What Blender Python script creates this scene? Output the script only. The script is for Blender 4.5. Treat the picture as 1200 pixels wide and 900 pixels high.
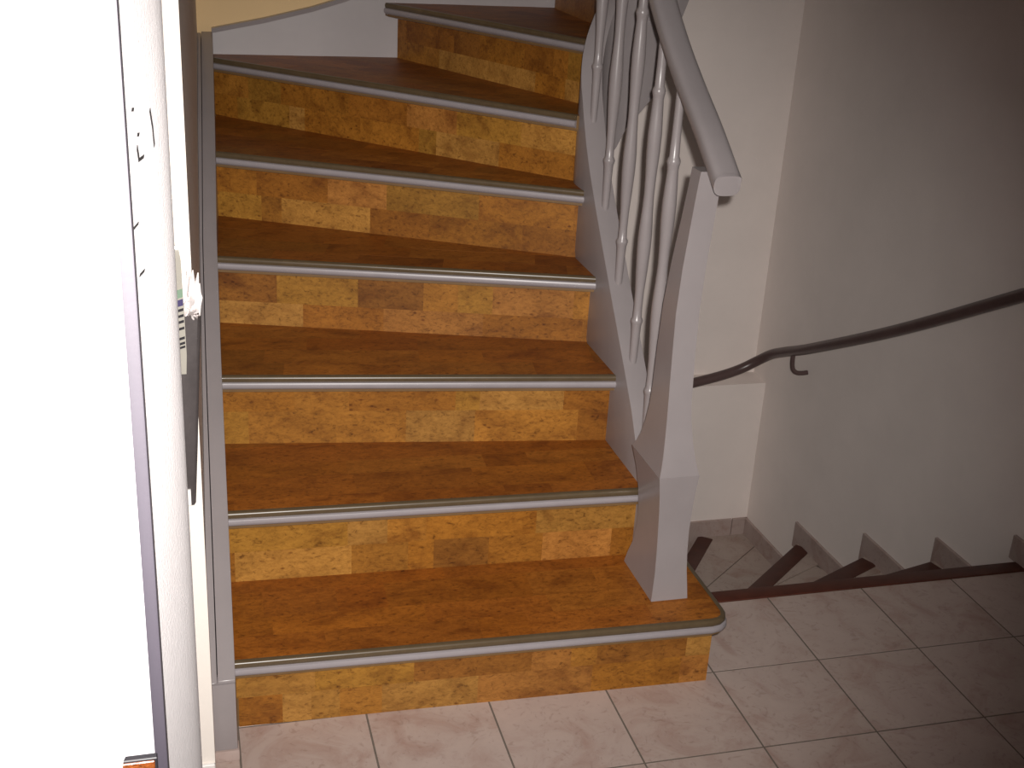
import bpy, bmesh, math, random
from mathutils import Vector, Matrix

random.seed(11)
scene = bpy.context.scene
for o in list(bpy.data.objects):
    bpy.data.objects.remove(o)
C = scene.collection

# ------------------------------------------------------------------ camera
CAM = Vector((-0.33193, -1.88858, 1.67816))
RIGHT = Vector((0.965996, -0.253025, 0.053195))
UP = Vector((0.049121, 0.381586, 0.923027))
FWD = Vector((0.253847, 0.889028, -0.381039))
cam_data = bpy.data.cameras.new('camera')
cam_data.sensor_fit = 'HORIZONTAL'
cam_data.sensor_width = 36.0
cam_data.lens = 36.0 * 1436.633 / 1200.0
cam_data.clip_start = 0.01
cam = bpy.data.objects.new('camera', cam_data)
C.objects.link(cam)
m = Matrix((RIGHT, UP, -FWD)).transposed().to_4x4()
m.translation = CAM
cam.matrix_world = m
scene.camera = cam

# ------------------------------------------------------------------ world, flash, exposure
world = bpy.data.worlds.new('world')
scene.world = world
world.use_nodes = True
bg = world.node_tree.nodes['Background']
bg.inputs['Color'].default_value = (1.0, 0.86, 0.84, 1)
bg.inputs['Strength'].default_value = 0.03

flash_data = bpy.data.lights.new('camera_flash', 'SPOT')
flash_data.energy = 360.0
flash_data.color = (1.0, 0.955, 0.91)
flash_data.spot_size = math.radians(65)
flash_data.spot_blend = 1.0
flash_data.shadow_soft_size = 0.012
flash = bpy.data.objects.new('camera_flash', flash_data)
C.objects.link(flash)
fpos = CAM + RIGHT * 0.034 + UP * 0.042
aim = (FWD + RIGHT * (-0.10) + UP * (-0.025)).normalized()
flash.matrix_world = Matrix.Translation(fpos) @ aim.to_track_quat('-Z', 'Y').to_matrix().to_4x4()

vs = scene.view_settings
vs.view_transform = 'Standard'
vs.look = 'None'
vs.gamma = 1.0
vs.use_curve_mapping = False
vs.exposure = 0.0


# ------------------------------------------------------------------ helpers
def link(name, mesh, mat=None, parent=None):
    o = bpy.data.objects.new(name, mesh)
    C.objects.link(o)
    if mat is not None and not mesh.materials:
        mesh.materials.append(mat)
    if parent is not None:
        o.parent = parent
        o.matrix_parent_inverse = Matrix.Translation(-parent.location)
    return o


def from_bm(name, bm, mat=None, parent=None, smooth=None):
    bmesh.ops.recalc_face_normals(bm, faces=bm.faces)
    me = bpy.data.meshes.new(name)
    bm.to_mesh(me)
    bm.free()
    if smooth is not None:
        for p in me.polygons:
            p.use_smooth = True
        me.set_sharp_from_angle(angle=math.radians(smooth))
    return link(name, me, mat, parent)


def tag(o, label=None, category=None, group=None, kind=None):
    if label:
        o['label'] = label
    if category:
        o['category'] = category
    if group:
        o['group'] = group
    if kind:
        o['kind'] = kind
    return o


def thing(name, loc, label, category, group=None):
    o = bpy.data.objects.new(name, None)
    o.empty_display_size = 0.05
    C.objects.link(o)
    o.location = loc
    return tag(o, label, category, group)


def bm_prism(bm, poly, z0, z1):
    lo = [bm.verts.new((x, y, z0)) for x, y in poly]
    hi = [bm.verts.new((x, y, z1)) for x, y in poly]
    n = len(poly)
    bm.faces.new(lo[::-1])
    bm.faces.new(hi)
    for i in range(n):
        j = (i + 1) % n
        bm.faces.new((lo[i], lo[j], hi[j], hi[i]))


def bm_box(bm, x0, x1, y0, y1, z0, z1):
    bm_prism(bm, [(x0, y0), (x1, y0), (x1, y1), (x0, y1)], z0, z1)


def bevel(bm, w, seg=2, angle=30):
    es = [e for e in bm.edges if len(e.link_faces) == 2 and e.calc_face_angle(0) > math.radians(angle)]
    bmesh.ops.bevel(bm, geom=es, offset=w, segments=seg, profile=0.6, affect='EDGES', clamp_overlap=True)


def prism(name, poly, z0, z1, mat, parent=None, bev=0.0, seg=2):
    bm = bmesh.new()
    bm_prism(bm, poly, z0, z1)
    bmesh.ops.recalc_face_normals(bm, faces=bm.faces)
    if bev:
        bevel(bm, bev, seg)
    return from_bm(name, bm, mat, parent, smooth=35 if bev else None)


def loft(bm, rings, close=True, caps=True):
    vr = [[bm.verts.new(p) for p in r] for r in rings]
    for a, b in zip(vr[:-1], vr[1:]):
        n = len(a)
        for i in range(n if close else n - 1):
            j = (i + 1) % n
            bm.faces.new((a[i], a[j], b[j], b[i]))
    if caps:
        bm.faces.new(vr[0][::-1])
        bm.faces.new(vr[-1])
    return vr


def interp(pts, t):
    if t <= pts[0][0]:
        return pts[0][1]
    for (a, va), (b, vb) in zip(pts[:-1], pts[1:]):
        if t <= b:
            return va + (vb - va) * (t - a) / (b - a)
    (a, va), (b, vb) = pts[-2], pts[-1]
    return vb + (vb - va) / (b - a) * (t - b)


def smooth_path(pts, n=6):
    out = []
    P = [Vector(p) for p in pts]
    for i in range(len(P) - 1):
        p0 = P[max(i - 1, 0)]; p1 = P[i]; p2 = P[i + 1]; p3 = P[min(i + 2, len(P) - 1)]
        for k in range(n):
            t = k / n
            out.append(0.5 * ((2 * p1) + (p2 - p0) * t + (2 * p0 - 5 * p1 + 4 * p2 - p3) * t * t
                              + (-p0 + 3 * p1 - 3 * p2 + p3) * t ** 3))
    out.append(P[-1])
    return out


def sweep(bm, path, section, caps=True):
    """section: (side, up) offsets swept along a path with world z as up."""
    rings = []
    for i, p in enumerate(path):
        t = (path[min(i + 1, len(path) - 1)] - path[max(i - 1, 0)]).normalized()
        side = t.cross(Vector((0, 0, 1))).normalized()
        up = side.cross(t)
        rings.append([p + side * a + up * b for a, b in section])
    loft(bm, rings, True, caps)


def circle(r, n=16):
    return [(r * math.cos(2 * math.pi * i / n), r * math.sin(2 * math.pi * i / n)) for i in range(n)]


def clip(poly, a, b):
    """keep the part of a 2D polygon left of the line a->b."""
    out = []
    n = len(poly)
    side = lambda p: (b[0] - a[0]) * (p[1] - a[1]) - (b[1] - a[1]) * (p[0] - a[0])
    for i in range(n):
        p, q = poly[i], poly[(i + 1) % n]
        sp, sq = side(p), side(q)
        if sp >= 0:
            out.append(p)
        if (sp > 0 and sq < 0) or (sp < 0 and sq > 0):
            t = sp / (sp - sq)
            out.append((p[0] + (q[0] - p[0]) * t, p[1] + (q[1] - p[1]) * t))
    return out


def area(poly):
    return 0.5 * sum(poly[i][0] * poly[(i + 1) % len(poly)][1] - poly[(i + 1) % len(poly)][0] * poly[i][1]
                     for i in range(len(poly)))


def clip_convex(poly, conv):
    for i in range(len(conv)):
        poly = clip(poly, conv[i], conv[(i + 1) % len(conv)])
        if len(poly) < 3:
            return []
    return poly


def clean(poly, eps=1e-4):
    out = []
    for p in poly:
        if not out or math.hypot(p[0] - out[-1][0], p[1] - out[-1][1]) > eps:
            out.append(p)
    if len(out) > 1 and math.hypot(out[0][0] - out[-1][0], out[0][1] - out[-1][1]) < eps:
        out.pop()
    return out


# ------------------------------------------------------------------ materials
def nodes_of(name):
    mt = bpy.data.materials.new(name)
    mt.use_nodes = True
    nt = mt.node_tree
    b = nt.nodes['Principled BSDF']
    return mt, nt, b


def N(nt, typ, **kw):
    n = nt.nodes.new(typ)
    for k, v in kw.items():
        if k.startswith('_'):
            setattr(n, k[1:], v)
        else:
            n.inputs[k].default_value = v
    return n


def ramp(nt, src, stops):
    r = nt.nodes.new('ShaderNodeValToRGB')
    el = r.color_ramp.elements
    while len(el) < len(stops):
        el.new(0.5)
    for e, (p, c) in zip(el, stops):
        e.position = p
        e.color = (*c, 1) if len(c) == 3 else c
    nt.links.new(src, r.inputs['Fac'])
    return r


def mixc(nt, mode, fac, a, b):
    mx = nt.nodes.new('ShaderNodeMix')
    mx.data_type = 'RGBA'
    mx.blend_type = mode
    for sock, v in ((mx.inputs[0], fac), (mx.inputs[6], a), (mx.inputs[7], b)):
        if hasattr(v, 'is_linked') or hasattr(v, 'links'):
            nt.links.new(v, sock)
        elif isinstance(v, (int, float)):
            sock.default_value = v
        else:
            sock.default_value = (*v, 1)
    return mx.outputs[2]


def add_bump(nt, b, height, strength, dist=0.002):
    bp = nt.nodes.new('ShaderNodeBump')
    bp.inputs['Strength'].default_value = strength
    bp.inputs['Distance'].default_value = dist
    nt.links.new(height, bp.inputs['Height'])
    nt.links.new(bp.outputs['Normal'], b.inputs['Normal'])


def painted(name, col, rough=0.45, var=0.06, scale=14, bump=0.06, bscale=220, bdist=0.001, spec=0.5, coat=0.0):
    mt, nt, b = nodes_of(name)
    tc = N(nt, 'ShaderNodeTexCoord')
    n1 = N(nt, 'ShaderNodeTexNoise', Scale=scale, Detail=5.0, Roughness=0.6)
    nt.links.new(tc.outputs['Object'], n1.inputs['Vector'])
    lo = tuple(c * (1 - var) for c in col)
    hi = tuple(min(1, c * (1 + var)) for c in col)
    r = ramp(nt, n1.outputs['Fac'], [(0.3, lo), (0.7, hi)])
    nt.links.new(r.outputs['Color'], b.inputs['Base Color'])
    b.inputs['Roughness'].default_value = rough
    b.inputs['Specular IOR Level'].default_value = spec
    b.inputs['Coat Weight'].default_value = coat
    if bump:
        n2 = N(nt, 'ShaderNodeTexNoise', Scale=bscale, Detail=3.0)
        nt.links.new(tc.outputs['Object'], n2.inputs['Vector'])
        add_bump(nt, b, n2.outputs['Fac'], bump, bdist)
    return mt


def cork_material(name, rough=0.36, coat=0.25):
    mt, nt, b = nodes_of(name)
    L = nt.links.new
    tc = N(nt, 'ShaderNodeTexCoord')
    oi = N(nt, 'ShaderNodeObjectInfo')
    off = N(nt, 'ShaderNodeVectorMath', _operation='SCALE')
    comb = N(nt, 'ShaderNodeCombineXYZ')
    L(oi.outputs['Random'], comb.inputs[0])
    L(oi.outputs['Random'], comb.inputs[1])
    L(comb.outputs[0], off.inputs[0])
    off.inputs['Scale'].default_value = 37.0
    add = N(nt, 'ShaderNodeVectorMath', _operation='ADD')
    L(tc.outputs['Object'], add.inputs[0])
    L(off.outputs[0], add.inputs[1])
    st = N(nt, 'ShaderNodeMapping')
    st.inputs['Scale'].default_value = (0.55, 1.0, 1.0)
    L(add.outputs[0], st.inputs['Vector'])
    n1 = N(nt, 'ShaderNodeTexNoise', Scale=16.0, Detail=7.0, Roughness=0.62, Distortion=0.6)
    L(st.outputs[0], n1.inputs['Vector'])
    r1 = ramp(nt, n1.outputs['Fac'], [(0.30, (0.62, 0.52, 0.45)), (0.48, (1.0, 0.98, 0.95)), (0.72, (1.28, 1.30, 1.35))])
    c1 = mixc(nt, 'MULTIPLY', 1.0, oi.outputs['Color'], r1.outputs['Color'])
    n2 = N(nt, 'ShaderNodeTexNoise', Scale=120.0, Detail=4.0, Roughness=0.75, Distortion=0.8)
    L(st.outputs[0], n2.inputs['Vector'])
    r2 = ramp(nt, n2.outputs['Fac'], [(0.30, (0.28, 0.20, 0.13)), (0.42, (0.85, 0.81, 0.75)), (0.60, (1.16, 1.15, 1.13))])
    c2 = mixc(nt, 'MULTIPLY', 0.9, c1, r2.outputs['Color'])
    v = N(nt, 'ShaderNodeTexVoronoi', Scale=55.0, Randomness=1.0)
    L(st.outputs[0], v.inputs['Vector'])
    r3 = ramp(nt, v.outputs['Distance'], [(0.06, (0.42, 0.30, 0.22)), (0.22, (1, 1, 1))])
    n3 = N(nt, 'ShaderNodeTexNoise', Scale=9.0, Detail=2.0)
    L(st.outputs[0], n3.inputs['Vector'])
    r4 = ramp(nt, n3.outputs['Fac'], [(0.48, (0, 0, 0)), (0.62, (1, 1, 1))])
    c3 = mixc(nt, 'MULTIPLY', r4.outputs['Color'], c2, r3.outputs['Color'])
    L(c3, b.inputs['Base Color'])
    b.inputs['Roughness'].default_value = rough
    b.inputs['Coat Weight'].default_value = coat
    b.inputs['Coat Roughness'].default_value = 0.25
    b.inputs['Specular IOR Level'].default_value = 0.32
    add_bump(nt, b, n2.outputs['Fac'], 0.12, 0.001)
    return mt


def tile_material(name, base, var):
    mt, nt, b = nodes_of(name)
    L = nt.links.new
    tc = N(nt, 'ShaderNodeTexCoord')
    oi = N(nt, 'ShaderNodeObjectInfo')
    comb = N(nt, 'ShaderNodeCombineXYZ')
    L(oi.outputs['Random'], comb.inputs[0])
    L(oi.outputs['Random'], comb.inputs[2])
    off = N(nt, 'ShaderNodeVectorMath', _operation='SCALE')
    L(comb.outputs[0], off.inputs[0])
    off.inputs['Scale'].default_value = 23.0
    add = N(nt, 'ShaderNodeVectorMath', _operation='ADD')
    L(tc.outputs['Object'], add.inputs[0])
    L(off.outputs[0], add.inputs[1])
    n1 = N(nt, 'ShaderNodeTexNoise', Scale=7.0, Detail=8.0, Roughness=0.65, Distortion=1.2)
    L(add.outputs[0], n1.inputs['Vector'])
    r1 = ramp(nt, n1.outputs['Fac'], [(0.28, tuple(c * k for c, k in zip(base, (0.80, 0.68, 0.64)))), (0.5, base),
                                      (0.75, tuple(c * k for c, k in zip(base, (1.1, 1.12, 1.13))))])
    n2 = N(nt, 'ShaderNodeTexNoise', Scale=30.0, Detail=4.0, Distortion=2.5)
    L(add.outputs[0], n2.inputs['Vector'])
    r2 = ramp(nt, n2.outputs['Fac'], [(0.30, (0.70, 0.62, 0.58)), (0.42, (1, 1, 1)), (0.7, (1.05, 1.04, 1.03))])
    c = mixc(nt, 'MULTIPLY', var, r1.outputs['Color'], r2.outputs['Color'])
    L(c, b.inputs['Base Color'])
    b.inputs['Roughness'].default_value = 0.42
    add_bump(nt, b, n2.outputs['Fac'], 0.05, 0.001)
    return mt


M_CORK = cork_material('cork_veneer', 0.5, 0.0)
M_GREY = painted('grey_gloss_paint', (0.275, 0.245, 0.247), 0.30, 0.04, 10, 0.05, 160, 0.0008)
M_GREY_EDGE = painted('grey_satin_bullnose', (0.29, 0.262, 0.275), 0.36, 0.05, 18, 0.04)
M_PANEL = painted('pale_grey_string_paint', (0.36, 0.325, 0.325), 0.38, 0.05, 6, 0.05)
M_BRONZE = painted('bronze_edge_profile', (0.095, 0.066, 0.036), 0.32, 0.12, 30, 0.03)
M_SUB = painted('tread_core_board', (0.16, 0.09, 0.035), 0.6, 0.1)
M_TILE = tile_material('pinkish_grey_ceramic', (0.44, 0.345, 0.305), 0.55)
M_TILE_LOW = tile_material('basement_step_ceramic', (0.42, 0.335, 0.29), 0.6)
M_SKIRT = tile_material('skirting_ceramic', (0.40, 0.31, 0.28), 0.5)
M_GROUT = painted('grey_grout', (0.15, 0.122, 0.10), 0.85, 0.12, 60, 0.2)
M_WOOD = painted('dark_red_brown_wood', (0.075, 0.020, 0.011), 0.45, 0.2, 25, 0.08)
M_RAILD = painted('dark_brown_rail_paint', (0.10, 0.062, 0.058), 0.32, 0.1, 30, 0.04)
M_WALL = painted('matt_white_wall_paint', (0.82, 0.735, 0.69), 0.8, 0.03, 5, 0.25, 260, 0.0015, 0.2)
M_BEIGE = painted('beige_back_wall', (0.70, 0.50, 0.27), 0.8, 0.02, 5, 0.2, 260, 0.0015, 0.2)  # even beige over the left part of the back wall
M_CREAM = painted('cream_stair_wall_paint', (0.84, 0.78, 0.72), 0.8, 0.02, 5, 0.15, 200, 0.001, 0.2)
M_PLASTER = painted('rough_white_plaster', (0.90, 0.86, 0.87), 0.9, 0.03, 60, 0.35, 260, 0.0015, 0.2)
M_DOOR = painted('white_door_lacquer', (0.88, 0.86, 0.90), 0.4, 0.01, 5, 0.02)
M_GAP_SHADE = painted('lilac_gap_shade', (0.019, 0.0155, 0.0225), 0.6, 0.05)  # dark lilac for the shadow line at the door edge
M_WHITE = painted('white_skirting_paint', (0.8, 0.77, 0.75), 0.5, 0.02)
M_POUCH = painted('dark_grey_fabric', (0.060, 0.050, 0.050), 0.75, 0.12, 60, 0.3, 500)
M_TUFT = painted('white_wool', (0.82, 0.76, 0.75), 0.9, 0.05, 60, 0.1)
M_PLASTIC = painted('pale_clear_plastic', (0.34, 0.32, 0.28), 0.18, 0.06)
M_GREEN = painted('green_print', (0.16, 0.24, 0.17), 0.4, 0.1)
M_BLUE = painted('dark_blue_print', (0.05, 0.04, 0.11), 0.4, 0.1)
M_INK = painted('black_print', (0.012, 0.01, 0.014), 0.5, 0.1)
M_ORANGE = painted('orange_speckled_plastic', (0.085, 0.022, 0.0042), 0.35, 0.6, 420, 0.3, 300)
M_PURPLE = painted('dark_purple_rim', (0.0015, 0.0007, 0.0025), 0.6, 0.1)
M_CRACK = painted('plaster_crack_dirt', (0.008, 0.006, 0.007), 0.9, 0.1)


# ------------------------------------------------------------------ structure
T = 0.27                       # tile pitch
Y_EDGE = 0.545                 # floor edge above the basement stairs
XB = 1.828                     # right wall at the back corner
xb = lambda y: 1.828 + 0.024 * (2.09 - y)        # its face comes slightly forward to the right
Y_BACK = 2.172                 # face of the wall string on the back wall
wl = lambda y: -0.326 + 0.0348 * (y - 0.18)      # left wall face, slightly out of square

floor = prism('floor', [(wl(-2.7) - 0.02, -2.7), (xb(-2.7), -2.7), (xb(Y_EDGE), Y_EDGE), (wl(Y_EDGE) - 0.02, Y_EDGE)],
              -0.16, -0.0007, M_GROUT)
tag(floor, kind='structure')
full = None
g = 0.0022
for i in range(-2, 8):
    for j in range(-9, 3):
        if j == 2:
            continue
        x0, x1 = i * T + g, (i + 1) * T - g
        y0, y1 = j * T + g, (j + 1) * T - g
        if j == 1:
            y1 = Y_EDGE - 0.001
        conv = [(wl(y0), y0), (xb(y0), y0), (xb(y1), y1), (wl(y1), y1)]
        poly = clean(clip_convex([(x0, y0), (x1, y0), (x1, y1), (x0, y1)], conv))
        if len(poly) < 3 or area(poly) < 0.0004:
            continue
        whole = abs(area(poly) - (x1 - x0) * (y1 - y0)) < 1e-6 and j != 1
        if whole:
            if full is None:
                bm = bmesh.new()
                h = T / 2 - g
                bm_box(bm, -h, h, -h, h, -0.008, 0.0)
                bevel(bm, 0.0004, 1)
                bmesh.ops.recalc_face_normals(bm, faces=bm.faces)
                full = bpy.data.meshes.new('floor_tile')
                bm.to_mesh(full)
                bm.free()
                full.materials.append(M_TILE)
            o = link('floor_tile', full, None, floor)
            o.location = ((i + 0.5) * T, (j + 0.5) * T, 0)
        else:
            cx = sum(p[0] for p in poly) / len(poly)
            cy = sum(p[1] for p in poly) / len(poly)
            o = prism('floor_tile', [(p[0] - cx, p[1] - cy) for p in poly], -0.008, 0.0, M_TILE, floor, 0.0004, 1)
            o.location = (cx, cy, 0)

strip = prism('trim_1', [(0.80, Y_EDGE), (xb(Y_EDGE), Y_EDGE), (xb(0.592), 0.592), (0.80, 0.592)], -0.04, 0.004, M_WOOD, None, 0.004)
tag(strip, kind='structure')

# left wall: rough plaster by the door, smooth cream beside the stairs
PIER = [(-0.405, -1.262), (-0.398, -1.12), (-0.3855, -1.02), (-0.3735, -0.95), (-0.3620, -0.885), (-0.3520, -0.83), (-0.3455, -0.79), (-0.3415, -0.76),
        (-0.3395, -0.735), (-0.3395, -0.715), (-0.3415, -0.70), (-0.3460, -0.69), (-0.355, -0.685), (-0.42, -0.685)]
Y_END = 0.08                   # front end of the thicker stair wall
bm = bmesh.new()
out = [(-0.74, -2.7), (-0.70, -2.7), (-0.70, -2.2), (-0.46, -1.40), (-0.42, -1.275)] + PIER + [(-0.42, Y_END), (-0.74, Y_END)]
bm_prism(bm, out, -0.16, 2.5)
w = from_bm('wall_left', bm, M_PLASTER, None, smooth=40)
tag(w, kind='structure')
pier_x = lambda y: interp([(b, a) for a, b in PIER], y)
wall_left = w
w = prism('wall_stairwell', [(-0.74, Y_END), (wl(Y_END) + 0.009, Y_END), (wl(0.11) + 0.009, 0.11), (wl(0.16), 0.16), (wl(2.5), 2.5), (-0.74, 2.5)], -0.16, 2.5, M_CREAM)
tag(w, kind='structure')
w = prism('wall_back', [(wl(2.2), 2.20), (0.93, 2.20), (0.93, 2.40), (wl(2.4), 2.40)], -1.3, 2.5, M_BEIGE)
tag(w, kind='structure')
bm = bmesh.new()
prof = [(2.095, -1.3), (2.095, -0.079), (2.20, -0.074), (2.20, 2.5), (2.40, 2.5), (2.40, -1.3)]
loft(bm, [[(0.93, y, z) for y, z in prof], [(xb(y), y, z) for y, z in prof]])
w = from_bm('wall_rear', bm, M_WALL)
tag(w, kind='structure')
w = prism('wall_right', [(xb(-2.7), -2.7), (xb(-2.7) + 0.12, -2.7), (xb(2.4) + 0.12, 2.40), (xb(2.4), 2.40)], -1.3, 2.5, M_WALL)
tag(w, kind='structure')
w = prism('wall_spandrel', [(0.745, 0.60), (0.775, 0.60), (0.775, 1.05), (0.745, 1.05)], -1.3, 0.02, M_WALL)
tag(w, kind='structure')
w = prism('baseboard_left', [(-0.41, Y_END - 0.009), (wl(Y_END) + 0.009, Y_END - 0.009), (wl(Y_END) + 0.009, Y_END), (-0.41, Y_END)],
          0.0, 0.075, M_WHITE, None, 0.002, 1)
tag(w, kind='structure')

# white panelled door standing open beside the camera
dl = lambda y: -0.361 + (y + 1.289) * 0.298
YD = -1.289


def door_slab(name, ya, yb, t0, t1, z0, z1, mat, parent=None, bev=0.003):
    return prism(name, [(dl(ya) - t0, ya), (dl(ya) + t1, ya), (dl(yb) + t1, yb), (dl(yb) - t0, yb)], z0, z1, mat, parent, bev, 3)


door = door_slab('door_1', -2.05, YD, 0.034, -0.010, 0.02, 2.03, M_DOOR)
tag(door, kind='structure')
door_slab('door_stile', -1.355, YD, 0.010, 0.0, 0.02, 2.03, M_DOOR, door, 0.004)
door_slab('door_stile', -2.05, -1.97, 0.010, 0.0, 0.02, 2.03, M_DOOR, door, 0.004)
door_slab('door_panel', -1.955, -1.372, 0.010, -0.005, 0.16, 1.90, M_DOOR, door, 0.003)
door_slab('panel_field', -1.90, -1.420, 0.005, -0.001, 0.24, 1.82, M_DOOR, door, 0.004)
prism('door_gap_shade', [(-0.378, -1.288), (-0.3550, -1.288), (-0.3550, -1.268), (-0.378, -1.268)], 0.0, 2.05, M_GAP_SHADE, door, 0.0015, 2)  # dark strip added in place of the shaded gap along the door edge

# flaked cracks in the plaster
for (y0, z0, y1, z1, wd) in ((-0.836, 1.487, -0.829, 1.471, 0.0012), (-0.829, 1.471, -0.826, 1.4555, 0.0012), (-0.892, 1.468, -0.888, 1.457, 0.0016), (-0.888, 1.457, -0.870, 1.456, 0.0012),
                             (-0.902, 1.499, -0.896, 1.498, 0.0012), (-0.888, 1.477, -0.882, 1.476, 0.0012), (-0.925, 1.411, -0.905, 1.4105, 0.0009), (-0.912, 1.3695, -0.894, 1.368, 0.0009)):
    bm = bmesh.new()
    ring = [(pier_x(y0) + 0.0006, y0, z0 - wd), (pier_x(y1) + 0.0006, y1, z1 - wd), (pier_x(y1 + 0.003) + 0.0006, y1 + 0.003, z1 + wd), (pier_x(y0 + 0.003) + 0.0006, y0 + 0.003, z0 + wd)]
    loft(bm, [[(x - 0.002, y, z) for x, y, z in ring], ring])
    from_bm('plaster_crack', bm, M_CRACK, wall_left)

# ------------------------------------------------------------------ the cork staircase
Z = [0.0, 0.1822, 0.374, 0.5623, 0.7497, 0.9378, 1.117, 1.288, 1.465, 1.645]
NOSE = {1: ((-0.272, 0.2458), (0.762, 0.2156)),
        2: ((-0.266, 0.5251), (0.682, 0.4925)),
        3: ((-0.2585, 0.8484), (0.6882, 0.7343)),
        4: ((-0.2479, 1.1931), (0.6896, 0.9387)),
        5: ((-0.2312, 1.5657), (0.6868, 1.0833)),
        6: ((-0.2126, 2.0860), (0.6760, 1.1720)),
        7: ((0.338, 2.150), (0.766, 1.292)),
        8: ((0.865, 2.150), (0.850, 1.300)),
        9: ((1.15, 2.150), (1.06, 1.310))}


def off_line(l, d):
    (ax, ay), (bx, by) = l
    dx, dy = bx - ax, by - ay
    n = math.hypot(dx, dy)
    nx, ny = -dy / n * d, dx / n * d
    return (ax + nx, ay + ny), (bx + nx, by + ny)


def extend(l, e0, e1):
    (ax, ay), (bx, by) = l
    n = math.hypot(bx - ax, by - ay)
    ux, uy = (bx - ax) / n, (by - ay) / n
    return (ax - ux * e0, ay - uy * e0), (bx + ux * e1, by + uy * e1)


RISER = {k: off_line(l, 0.028) for k, l in NOSE.items()}
RISER[7] = ((0.374, 2.168), (0.759, 1.300))
XIN = [(0.0, -0.2780), (0.18, -0.2737), (0.246, -0.272), (0.525, -0.266), (0.848, -0.2585), (1.193, -0.248), (1.566, -0.2312), (2.09, -0.2126), (2.3, -0.205)]

stairs = thing('staircase', (0.2, 0.25, 0), 'cork covered winder staircase with grey bullnose edges turning right', 'staircase')
CORK_COL = [(0.275, 0.116, 0.0173), (0.249, 0.098, 0.0130), (0.294, 0.140, 0.0274), (0.223, 0.084, 0.0108), (0.266, 0.126, 0.0187),
            (0.294, 0.123, 0.0259), (0.261, 0.104, 0.0130), (0.309, 0.151, 0.0331), (0.204, 0.080, 0.0130)]
TREAD_GRAZED_COL = [(0.261, 0.084, 0.0090), (0.233, 0.071, 0.0072), (0.280, 0.096, 0.0122), (0.214, 0.063, 0.0065), (0.252, 0.079, 0.0094), (0.237, 0.082, 0.0101)]  # same cork as the risers, redder tone of grazing light put into the colour


def cork_piece(mesh_bm, parent, pal):
    o = from_bm('cork_block', mesh_bm, M_CORK, parent)
    c = random.choice(pal)
    k = random.uniform(0.88, 1.12)
    o.color = (min(c[0] * k, 1), min(c[1] * k, 1), min(c[2] * k, 1), 1)
    return o


def make_tread(k, poly, front):
    """poly: counter-clockwise outline, front: (left, right) nosing line."""
    z = Z[k]
    t = prism('tread', poly, z - 0.040, z - 0.0012, M_SUB, stairs)
    (ax, ay), (bx, by) = front
    L = math.hypot(bx - ax, by - ay)
    ux, uy = (bx - ax) / L, (by - ay) / L
    nx, ny = -uy, ux
    rows, d = [], 0.006
    first = True
    while d < 1.3:
        rd = random.choice((0.085, 0.10, 0.07)) if not first else random.choice((0.05, 0.08))
        rows.append((d, d + rd))
        d += rd
        first = False
    for d0, d1 in rows:
        s = -1.1 - random.uniform(0, 0.3)
        while s < L + 1.1:
            ln = random.choice((0.11, 0.16, 0.22, 0.28, 0.33))
            q = [(ax + ux * a + nx * b, ay + uy * a + ny * b) for a, b in ((s, d0), (s + ln, d0), (s + ln, d1), (s, d1))]
            s += ln
            c = clean(clip_convex(q, poly))
            if len(c) < 3 or area(c) < 0.0003:
                continue
            bm = bmesh.new()
            bm_prism(bm, c, z - 0.0012, z + random.uniform(-0.0002, 0.0002))
            cork_piece(bm, t, TREAD_GRAZED_COL)
    return t


def nosing(t, k, path):
    """bronze edge profile over a grey rounded bullnose, swept along the front edge."""
    z = Z[k]
    P = [Vector((x, y, z)) for x, y in path]
    # sweep() puts 'side' to the right of the travel direction: away from the stairs when going left to right
    prof = [(-0.006, -0.0015), (-0.006, 0.0012), (0.001, 0.0012), (0.0045, -0.0005), (0.0060, -0.0045), (0.0060, -0.0095), (0.004, -0.0135), (-0.006, -0.0135)]
    bm = bmesh.new()
    sweep(bm, P, prof)
    from_bm('edge_profile', bm, M_BRONZE, t, smooth=50)
    bull = [(-0.03, -0.0135), (0.004, -0.0135), (0.0085, -0.0155), (0.0105, -0.020), (0.0098, -0.026), (0.0065, -0.0305), (0.0015, -0.0325),
            (-0.001, -0.0345), (-0.003, -0.0395), (-0.008, -0.0425), (-0.03, -0.0425)]
    bm = bmesh.new()
    sweep(bm, P, bull)
    from_bm('bullnose', bm, M_GREY_EDGE, t, smooth=40)


def make_riser(k, l, z0, z1):
    (ax, ay), (bx, by) = l
    L = math.hypot(bx - ax, by - ay)
    ux, uy = (bx - ax) / L, (by - ay) / L
    nx, ny = -uy, ux
    pt = lambda s, d: (ax + ux * s + nx * d, ay + uy * s + ny * d)
    r = prism('riser', [pt(0, 0.002), pt(L, 0.002), pt(L, 0.020), pt(0, 0.020)], z0, z1, M_SUB, stairs)
    h = z1 - z0
    cut = h * random.uniform(0.42, 0.58)
    for a, b in ((0, cut), (cut, h)):
        s = -random.uniform(0, 0.2)
        while s < L:
            ln = random.choice((0.06, 0.09, 0.13, 0.17, 0.21, 0.26))
            s0, s1 = max(s, 0), min(s + ln, L)
            s += ln
            if s1 - s0 < 0.008:
                continue
            f = random.uniform(-0.0003, 0.0003)
            bm = bmesh.new()
            bm_prism(bm, [pt(s0, f), pt(s1, f), pt(s1, 0.002), pt(s0, 0.002)], z0 + a, z0 + b)
            cork_piece(bm, r, CORK_COL)
    return r


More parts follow.
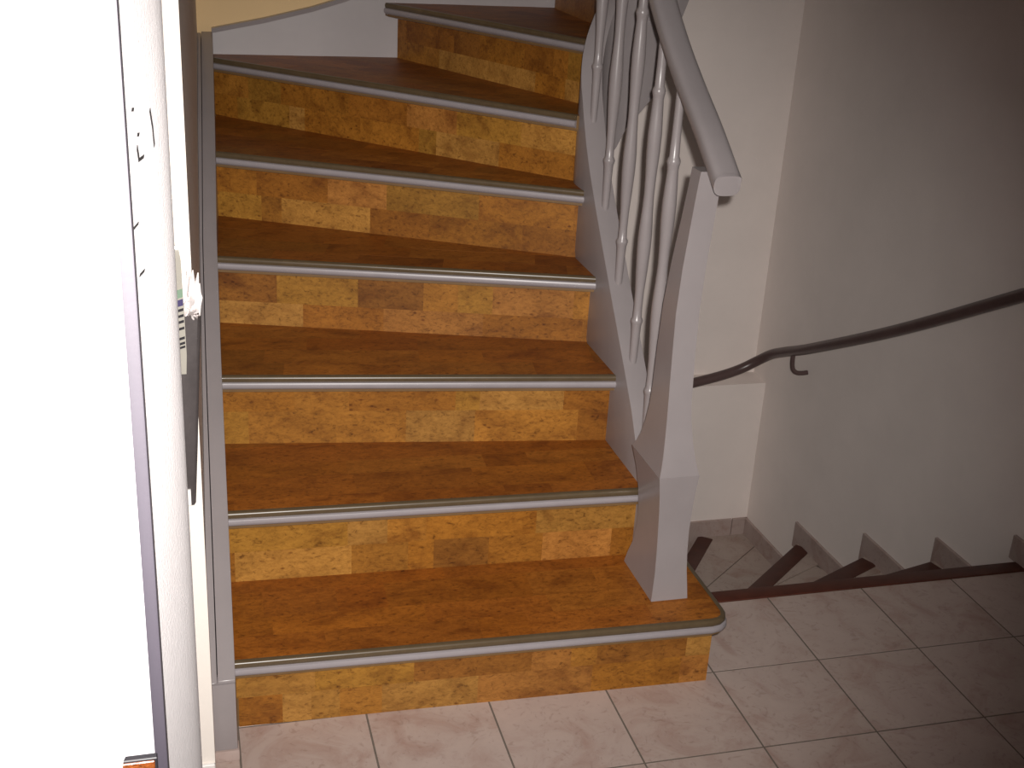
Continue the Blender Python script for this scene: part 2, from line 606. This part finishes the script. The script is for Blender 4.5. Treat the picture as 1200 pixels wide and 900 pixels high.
# first tread with its rounded corner beyond the newel
corner = [(0.762, 0.2156), (0.780, 0.2190), (0.793, 0.2290), (0.800, 0.2450), (0.801, 0.262)]
t1_front = [(-0.272, 0.2458)] + corner + [(0.800, 0.545)]
poly1 = [(-0.272, 0.2458), (0.762, 0.2156), (0.787, 0.223), (0.801, 0.252), (0.800, 0.545), (-0.266, 0.56)]
t = make_tread(1, poly1, NOSE[1])
nosing(t, 1, t1_front)
for k in range(2, 6):
    f = NOSE[k]
    b = extend(off_line(NOSE[k + 1], 0.034), 0.0, 0.03)
    poly = [extend(f, 0.015, 0)[0], extend(f, 0, 0.006)[1], b[1], extend(b, 0.03, 0)[0]]
    t = make_tread(k, poly, f)
    nosing(t, k, [f[0], f[1]])
f = NOSE[6]
t = make_tread(6, [extend(f, 0.015, 0)[0], extend(f, 0, 0.01)[1], (0.750, 1.27), (0.772, 1.32), (0.384, 2.19), (-0.222, 2.19)], f)
nosing(t, 6, [f[0], f[1]])
f = NOSE[7]
t = make_tread(7, [f[0], f[1], (0.885, 1.31), (0.905, 2.19), (0.33, 2.19)], f)
nosing(t, 7, list(extend(f, 0.008, 0.0)))
f = NOSE[8]
t = make_tread(8, [f[0], f[1], (1.066, 1.31), (1.155, 2.19), (0.865, 2.19)], f)
nosing(t, 8, [f[0], f[1]])

RISER[1] = ((-0.270, 0.2738), (0.780, 0.2440))
for k in range(1, 9):
    l = RISER[k]
    if 2 <= k <= 6:
        l = extend(l, 0.03, 0.004)
    make_riser(k, l, Z[k - 1] - (0.002 if k > 1 else 0), Z[k] - 0.040)
# side return of the first step
bm = bmesh.new()
bm_box(bm, 0.762, 0.7785, 0.266, 0.54, 0.0, Z[1] - 0.040)
from_bm('side_panel', bm, M_SUB, stairs)

# left wall string: seen almost edge-on, its sloped top reads as a grey band
TOPL = [(0.175, 0.190), (0.246, 0.232), (0.525, 0.428), (0.848, 0.615), (1.193, 0.802), (1.566, 0.990), (2.09, 1.166), (2.17, 1.186)]


def wall_string(name, in_off, out_off, dz, y0=0.175):
    bm = bmesh.new()
    rings = []
    for y, z in TOPL:
        xi, xo = interp(XIN, y) + in_off, max(interp(XIN, y) + out_off, wl(y) + 0.0005)
        lo = max(0.0, z - 0.32)
        rings.append([(xi, y, lo), (xi, y, z + dz), (xo, y, z + dz), (xo, y, lo)])
    loft(bm, rings)
    bmesh.ops.recalc_face_normals(bm, faces=bm.faces)
    bevel(bm, 0.002, 2, 50)
    return from_bm(name, bm, M_GREY, stairs, smooth=40)


wall_string('wall_string', 0.0, -0.034, 0.0)
wall_string('cover_strip', -0.0355, -0.06, -0.004)
prism('string_plinth', [(-0.3265, 0.168), (-0.2745, 0.168), (-0.2725, 0.2), (-0.3255, 0.2)], 0.028, 0.186, M_GREY, stairs, 0.002)
prism('plinth_foot', [(-0.326, 0.166), (-0.271, 0.166), (-0.271, 0.2), (-0.326, 0.2)], 0.0, 0.026, M_SKIRT, stairs, 0.003)

# wall string along the back wall, rising with the winders
bm = bmesh.new()
top = [(-0.212, 1.186), (-0.05, 1.220), (0.10, 1.258), (0.206, 1.292), (0.35, 1.352), (0.55, 1.46), (0.75, 1.58), (0.95, 1.72), (1.2, 1.90)]
loft(bm, [[(x, Y_BACK, z - 0.50), (x, Y_BACK, z), (x, 2.199, z), (x, 2.199, z - 0.50)] for x, z in top])
bs = from_bm('wall_string', bm, M_PANEL, stairs)
bm = bmesh.new()
loft(bm, [[(x, Y_BACK - 0.010, z - 0.004), (x, Y_BACK - 0.012, z + 0.004), (x, Y_BACK - 0.008, z + 0.010), (x, 2.1995, z + 0.010), (x, 2.1995, z - 0.004)] for x, z in top])
from_bm('string_capping', bm, M_GREY, stairs, smooth=40)

# inner string: straight beside the lower treads, then bending round the well
CXA, CYA = 0.850, 1.150
R_IN, R_OUT = 0.170, 0.115
path = []
for y in (0.44, 0.50, 0.559, 0.609, 0.70, 0.796, 0.90, 0.989, 1.05, 1.092, 1.125):
    path.append(((0.680, y), (0.736, y)))
for a in range(0, 91, 6):
    c, s = math.cos(math.radians(a)), math.sin(math.radians(a))
    path.append(((CXA - R_IN * c, CYA + R_IN * s), (CXA - R_OUT * c, CYA + R_OUT * s)))
for x in (0.886, 0.924, 0.955, 0.98, 1.0, 1.1, 1.3):
    path.append(((x, CYA + R_IN), (x, CYA + R_OUT)))
top_y = [(0.44, 0.325), (0.50, 0.385), (0.559, 0.455), (0.609, 0.524), (0.70, 0.622), (0.796, 0.722), (0.90, 0.832), (0.989, 0.929), (1.05, 1.000), (1.092, 1.058), (1.125, 1.115)]
n_str = len(top_y)
arc_top = [(0, 1.165), (15, 1.228), (30, 1.285), (45, 1.342), (60, 1.405), (75, 1.47), (90, 1.535)]
arc_low = [(0, 0.80), (45, 0.93), (80, 1.02), (90, 1.066)]
bm = bmesh.new()
rings = []
for i, (pi, po) in enumerate(path):
    if i < n_str:
        zt = top_y[i][1]
        zl = max(0.186 if top_y[i][0] < 0.53 else 0.03, zt - 0.34)
    elif i < n_str + 16:
        a = (i - n_str) * 6
        zt, zl = interp(arc_top, a), interp(arc_low, a)
    else:
        x = pi[0]
        zt = 1.535 + (x - 0.85) * 0.9
        zl = interp([(0.85, 1.066), (0.886, 1.108), (0.924, 1.155), (0.955, 1.272), (0.98, 1.358), (1.0, 1.42), (1.1, 1.54), (1.3, 1.72)], x)
    rings.append([(*pi, zl), (*pi, zt), (*po, zt), (*po, zl)])
loft(bm, rings)
bmesh.ops.recalc_face_normals(bm, faces=bm.faces)
bevel(bm, 0.002, 2, 60)
inner = from_bm('inner_string', bm, M_GREY, stairs, smooth=30)

# ------------------------------------------------------------------ banister
ban = thing('banister', (0.70, 0.40, Z[1]), 'grey painted banister with turned balusters and curved newel post', 'banister')
# newel: (z, centre x, half width, front y, back y)
NW = [(Z[1], 0.6965, 0.0440, 0.311, 0.494), (0.215, 0.6965, 0.0415, 0.315, 0.483), (0.25, 0.6965, 0.0385, 0.320, 0.468), (0.30, 0.6955, 0.0370, 0.324, 0.455),
      (0.35, 0.6940, 0.0372, 0.325, 0.452), (0.40, 0.6920, 0.0388, 0.322, 0.456), (0.45, 0.6895, 0.0420, 0.317, 0.468), (0.480, 0.6875, 0.0450, 0.3125, 0.480), (0.495, 0.6865, 0.0465, 0.311, 0.486)]
NU = [(0.495, 0.6865, 0.0460, 0.3115, 0.4855), (0.515, 0.6850, 0.0415, 0.3145, 0.470), (0.54, 0.6830, 0.0370, 0.318, 0.456), (0.575, 0.6810, 0.0325, 0.324, 0.444), (0.62, 0.6790, 0.0285, 0.330, 0.435),
      (0.66, 0.6780, 0.0268, 0.334, 0.431), (0.76, 0.6770, 0.0262, 0.340, 0.426), (0.86, 0.6765, 0.0262, 0.344, 0.417), (0.96, 0.6800, 0.0258, 0.344, 0.404), (1.06, 0.6860, 0.0250, 0.342, 0.392),
      (1.12, 0.6895, 0.0245, 0.340, 0.386), (1.16, 0.6920, 0.0240, 0.338, 0.384)]
bm = bmesh.new()
ring = lambda z, cx, hw, yf, yb: [(cx - hw, yf, z), (cx + hw, yf, z), (cx + hw, yb, z), (cx - hw, yb, z)]
loft(bm, [ring(*r) for r in NW])
loft(bm, [ring(*r) for r in NU])
newel = from_bm('newel_post', bm, M_GREY, ban, smooth=30)

RZ = [(0.279, 1.1495), (0.30, 1.163), (0.40, 1.228), (0.52, 1.300), (0.62, 1.368), (0.72, 1.449), (0.85, 1.567), (1.0, 1.72), (1.12, 1.86)]
pts = [(0.6995 + 0.0045 * min(1, (y - 0.26) / 0.2), y, z) for y, z in RZ] + [(0.735, 1.22, 1.97), (0.80, 1.275, 2.05), (0.92, 1.293, 2.14), (1.3, 1.293, 2.40)]
sec = []
for i in range(28):
    a = 2 * math.pi * i / 28
    c, s = math.cos(a), math.sin(a)
    e = 0.62
    sec.append((0.0285 * math.copysign(abs(c) ** e, c), 0.0205 * math.copysign(abs(s) ** e, s)))
bm = bmesh.new()
sp = smooth_path(pts, 6)
sweep(bm, sp, sec, caps=True)
bm.verts.ensure_lookup_table()
tan = (sp[1] - sp[0]).normalized()
for v in list(bm.verts)[:len(sec)]:                 # the lower end is cut plumb
    v.co += tan * ((sp[0].y - v.co.y) / tan.y)
bmesh.ops.recalc_face_normals(bm, faces=bm.faces)
ends = [e for e in bm.edges if any(len(f.verts) > 8 for f in e.link_faces)]
bmesh.ops.bevel(bm, geom=ends, offset=0.003, segments=2, profile=0.6, affect='EDGES', clamp_overlap=True)
from_bm('handrail', bm, M_GREY, ban, smooth=45)

# turned balusters between the string and the rail
PROFILE = [(0.0, 0.0088), (0.03, 0.0098), (0.085, 0.0108), (0.112, 0.0118), (0.119, 0.0136), (0.124, 0.0148), (0.129, 0.0136), (0.134, 0.0108), (0.16, 0.0100),
           (0.20, 0.0108), (0.25, 0.0138), (0.30, 0.0160), (0.34, 0.0160), (0.39, 0.0132), (0.43, 0.0118), (0.47, 0.0126), (0.53, 0.0156), (0.57, 0.0160),
           (0.61, 0.0142), (0.645, 0.0124), (0.654, 0.0132), (0.660, 0.0146), (0.665, 0.0152), (0.670, 0.0140), (0.676, 0.0112), (0.72, 0.0102), (0.78, 0.0096), (0.84, 0.0092)]
for y, zk in ((0.573, 0.588), (0.697, 0.718), (0.843, 0.871), (0.984, 1.040), (1.128, 1.248)):
    foot = interp([(a, b) for a, b in top_y], y)
    z0 = zk - 0.124
    zt = interp(RZ, y) - 0.012
    bm = bmesh.new()
    rings = []
    seg = 18
    for s, r in PROFILE:
        z = z0 + s
        if z > zt:
            break
        rings.append([(0.7065 + r * math.cos(2 * math.pi * i / seg), y + r * math.sin(2 * math.pi * i / seg), z) for i in range(seg)])
    rings.append([(0.7065 + 0.0092 * math.cos(2 * math.pi * i / seg), y + 0.0092 * math.sin(2 * math.pi * i / seg), zt) for i in range(seg)])
    if z0 > foot - 0.01:
        r = 0.0086
        rings.insert(0, [(0.7065 + r * math.cos(2 * math.pi * i / seg), y + r * math.sin(2 * math.pi * i / seg), foot - 0.012) for i in range(seg)])
    loft(bm, rings)
    from_bm('baluster', bm, M_GREY, ban, smooth=60)

# ------------------------------------------------------------------ basement stairs
base = thing('basement_staircase', (1.4, 1.2, -0.925), 'tiled winder steps with dark brown edges going down below the floor', 'staircase')
X0 = 0.80
FAN = [((X0, 0.592), (xb(0.592), 0.592)), ((X0, 0.651), (xb(0.918), 0.918)), ((X0, 0.770), (xb(1.266), 1.266)), ((X0, 0.845), (xb(1.686), 1.686)), ((X0, 1.030), (1.625, 2.095))]
LOWP = []
for j in range(1, 6):
    a = FAN[j - 1]
    if j <= 3:
        b = FAN[j]
        poly = [a[0], a[1], b[1], b[0]]
    elif j == 4:
        b = FAN[4]
        poly = [a[0], a[1], (XB, 2.095), b[1], b[0]]
    else:
        poly = [a[0], a[1], (X0, 2.095)]
    LOWP.append(poly)
for j, poly in enumerate(LOWP, 1):
    z = -0.185 * j
    t = prism('tread', poly, z - 0.20, z - 0.004, M_GROUT, base)
    # tile joints follow the step's upper edge
    (ax, ay), (bx, by) = FAN[j - 1]
    L = math.hypot(bx - ax, by - ay)
    ux, uy = (bx - ax) / L, (by - ay) / L
    nx, ny = -uy, ux
    for r in range(0, 5):
        s = -0.6 + (0.13 if r % 2 else 0.04)
        while s < L + 0.9:
            q = [(ax + ux * p + nx * d, ay + uy * p + ny * d) for p, d in ((s + g, r * 0.24 + g), (s + 0.30 - g, r * 0.24 + g), (s + 0.30 - g, (r + 1) * 0.24 - g), (s + g, (r + 1) * 0.24 - g))]
            s += 0.30
            c = clean(clip_convex(q, poly))
            if len(c) < 3 or area(c) < 0.0015:
                continue
            prism('step_tile', c, z - 0.006, z, M_TILE_LOW, t)
    if j < 5:
        f = FAN[j]
        a, b = f[0], f[1]
        if j < 4:
            b = extend(f, 0, -0.030)[1]
        l2 = off_line((a, b), -0.060)
        prism('edge_strip', [l2[0], l2[1], b, a], z - 0.03, z + 0.004, M_WOOD, t, 0.003)

# stepped skirting on the right wall and the landing skirting at the back
bb = bpy.data.objects.new('baseboard_right', None)
C.objects.link(bb)
bb.location = (XB - 0.006, 1.2, -0.74)
tag(bb, kind='structure')
for (y0, y1, z) in ((-0.9, 0.622, 0.0), (0.60, 0.938, -0.185), (0.90, 1.298, -0.37), (1.25, 1.718, -0.555), (1.67, 2.09, -0.74)):
    ys = [y0, y1] if y1 - y0 < 0.6 else [y0, y0 + 0.45, y0 + 0.9, y1]
    for a, b in zip(ys[:-1], ys[1:]):
        prism('skirting_tile', [(xb(a) - 0.011, a + 0.001), (xb(a), a + 0.001), (xb(b), b - 0.001), (xb(b) - 0.011, b - 0.001)], z - (0.03 if z else 0), z + 0.072, M_SKIRT, bb, 0.0015, 1)
bb = bpy.data.objects.new('baseboard_rear', None)
C.objects.link(bb)
bb.location = (1.4, 2.09, -0.74)
tag(bb, kind='structure')
for a, b in ((1.16, 1.455), (1.458, 1.760), (1.763, 1.830)):
    prism('skirting_tile', [(a, 2.084), (b, 2.084), (b, 2.095), (a, 2.095)], -0.76 if a > 1.7 else -0.93, -0.668, M_SKIRT, bb, 0.0015, 1)

# ------------------------------------------------------------------ wall handrail
hr = thing('wall_handrail', (1.8, 1.5, 0.3), 'dark brown round handrail on curved bracket above the basement steps', 'handrail')
pts = [(1.775, -0.30, 1.30), (1.775, 0.2, 1.022), (1.775, 0.692, 0.751), (1.775, 1.222, 0.459), (1.775, 1.70, 0.218), (1.772, 1.87, 0.140), (1.762, 1.96, 0.095), (1.735, 2.015, 0.048),
       (1.68, 2.035, 0.010), (1.60, 2.035, -0.014), (1.48, 2.035, -0.040), (1.2, 2.035, -0.10), (0.90, 2.035, -0.17)]
bm = bmesh.new()
sweep(bm, smooth_path(pts, 6), circle(0.0185, 18))
from_bm('rail', bm, M_RAILD, hr, smooth=50)
bm = bmesh.new()
sweep(bm, smooth_path([(1.775, 1.825, 0.150), (1.775, 1.823, 0.118), (1.779, 1.820, 0.092), (1.792, 1.816, 0.079), (1.812, 1.812, 0.077), (xb(1.808) - 0.001, 1.808, 0.080)], 6), circle(0.0085, 12))
from_bm('bracket', bm, M_RAILD, hr, smooth=50)

# ------------------------------------------------------------------ small things on the left wall
po = thing('wall_pouch', (-0.345, Y_END, 0.64), 'dark grey tapered pouch hanging on the end of the stair wall', 'pouch')
bm = bmesh.new()
rings = []
for z, xr, th in ((0.637, -0.3345, 0.004), (0.643, -0.3315, 0.007), (0.76, -0.3235, 0.014), (0.90, -0.3150, 0.020), (0.998, -0.3078, 0.024)):
    xl = xr - 0.055
    y1, y0 = Y_END - 0.001, Y_END - 0.001 - th
    rings.append([(xl, y1, z), (xl, y0 + th * 0.4, z), (xl + 0.006, y0, z), (xr - 0.006, y0, z), (xr, y0 + th * 0.4, z), (xr, y1, z)])
loft(bm, rings)
from_bm('pouch_body', bm, M_POUCH, po, smooth=50)
bm = bmesh.new()
bm_box(bm, -0.356, -0.3395, Y_END - 0.014, Y_END - 0.006, 0.642, 0.672)
bevel(bm, 0.0015, 2)
from_bm('hanging_clip', bm, M_WHITE, po)

# woolly tuft: many tapered locks growing out of the pouch
bm = bmesh.new()
random.seed(5)
for i in range(150):
    p0 = Vector((random.uniform(-0.358, -0.3135), Y_END - random.uniform(0.004, 0.020), 0.992))
    tip = p0 + Vector((random.uniform(-0.010, 0.011), random.uniform(-0.018, 0.002), random.uniform(-0.008, 0.078)))
    tip.x = max(-0.37, min(-0.303 - max(0, tip.z - 1.0) * 0.12, tip.x))
    midp = (p0 + tip) / 2 + Vector((random.uniform(-0.005, 0.006), random.uniform(-0.010, 0.0), 0.006))
    rr = []
    for p, r in ((p0, 0.005), (midp, 0.0058), (tip, 0.0012)):
        rr.append([p + Vector((r * math.cos(2.094 * q + i), min(r * math.sin(2.094 * q + i), 0.003), 0)) for q in range(3)])
    loft(bm, rr)
tf = from_bm('wool_tuft', bm, M_TUFT, None, smooth=80)
tag(tf, 'white fluffy wool tuft sticking out of the grey pouch', 'duster')

YS = Y_END - 0.030
sl = thing('plastic_sleeve', (-0.352, YS, 0.92), 'slim clear plastic sleeve with dark printing hanging beside grey pouch', 'package')
bm = bmesh.new()
rings = []
for z, xr, th in ((0.895, -0.3365, 0.004), (0.93, -0.3345, 0.007), (1.02, -0.3352, 0.008), (1.09, -0.3362, 0.007), (1.106, -0.3385, 0.006), (1.114, -0.343, 0.003)):
    xl = -0.352 - (xr + 0.352)
    rings.append([(xl, YS + 0.003, z), (xl, YS + 0.003 - th, z), (xr, YS + 0.003 - th, z), (xr, YS + 0.003, z)])
loft(bm, rings)
from_bm('sleeve_body', bm, M_PLASTIC, sl, smooth=30)
bm = bmesh.new()
sweep(bm, smooth_path([(-0.352, YS - 0.001, 1.110), (-0.352, YS + 0.002, 1.125), (-0.352, Y_END, 1.130)], 4), circle(0.0015, 8))
from_bm('hanging_hook', bm, M_WHITE, sl)
for z0, z1, mt, nm in ((1.027, 1.041, M_GREEN, 'green_print'), (1.013, 1.024, M_BLUE, 'blue_print'),
                       (1.0040, 1.0085, M_INK, 'letter'), (0.9940, 0.9984, M_INK, 'letter'), (0.9840, 0.9884, M_INK, 'letter'), (0.9726, 0.9768, M_INK, 'letter'),
                       (0.9556, 0.9598, M_INK, 'letter'), (0.9470, 0.9508, M_INK, 'letter'), (0.9405, 0.9440, M_INK, 'letter')):
    bm = bmesh.new()
    x0, x1 = -0.3665, -0.3360
    sk = 0.006
    y0, y1 = YS - 0.0056, YS - 0.002
    lo = [bm.verts.new(p) for p in ((x0, y0, z0 - sk), (x1, y0, z0 + sk * 0.5), (x1, y1, z0 + sk * 0.5), (x0, y1, z0 - sk))]
    hi = [bm.verts.new(p) for p in ((x0, y0, z1 - sk), (x1, y0, z1 + sk * 0.5), (x1, y1, z1 + sk * 0.5), (x0, y1, z1 - sk))]
    bm.faces.new(lo[::-1]); bm.faces.new(hi)
    for q in range(4):
        bm.faces.new((lo[q], lo[(q + 1) % 4], hi[(q + 1) % 4], hi[q]))
    from_bm(nm, bm, mt, sl)

pl = thing('orange_plate', (dl(-1.31), -1.31, 1.15), 'small speckled orange plate with dark rim on the white door', 'plate')
prism('plate_rim', [(-0.378, -1.3385), (-0.3583, -1.3385), (-0.3583, -1.334), (-0.378, -1.334)], 1.10, 1.2375, M_PURPLE, pl, 0.0005, 1)
prism('plate_face', [(-0.378, -1.3395), (-0.3597, -1.3395), (-0.3597, -1.336), (-0.378, -1.336)], 1.10, 1.2362, M_ORANGE, pl, 0.0005, 1)
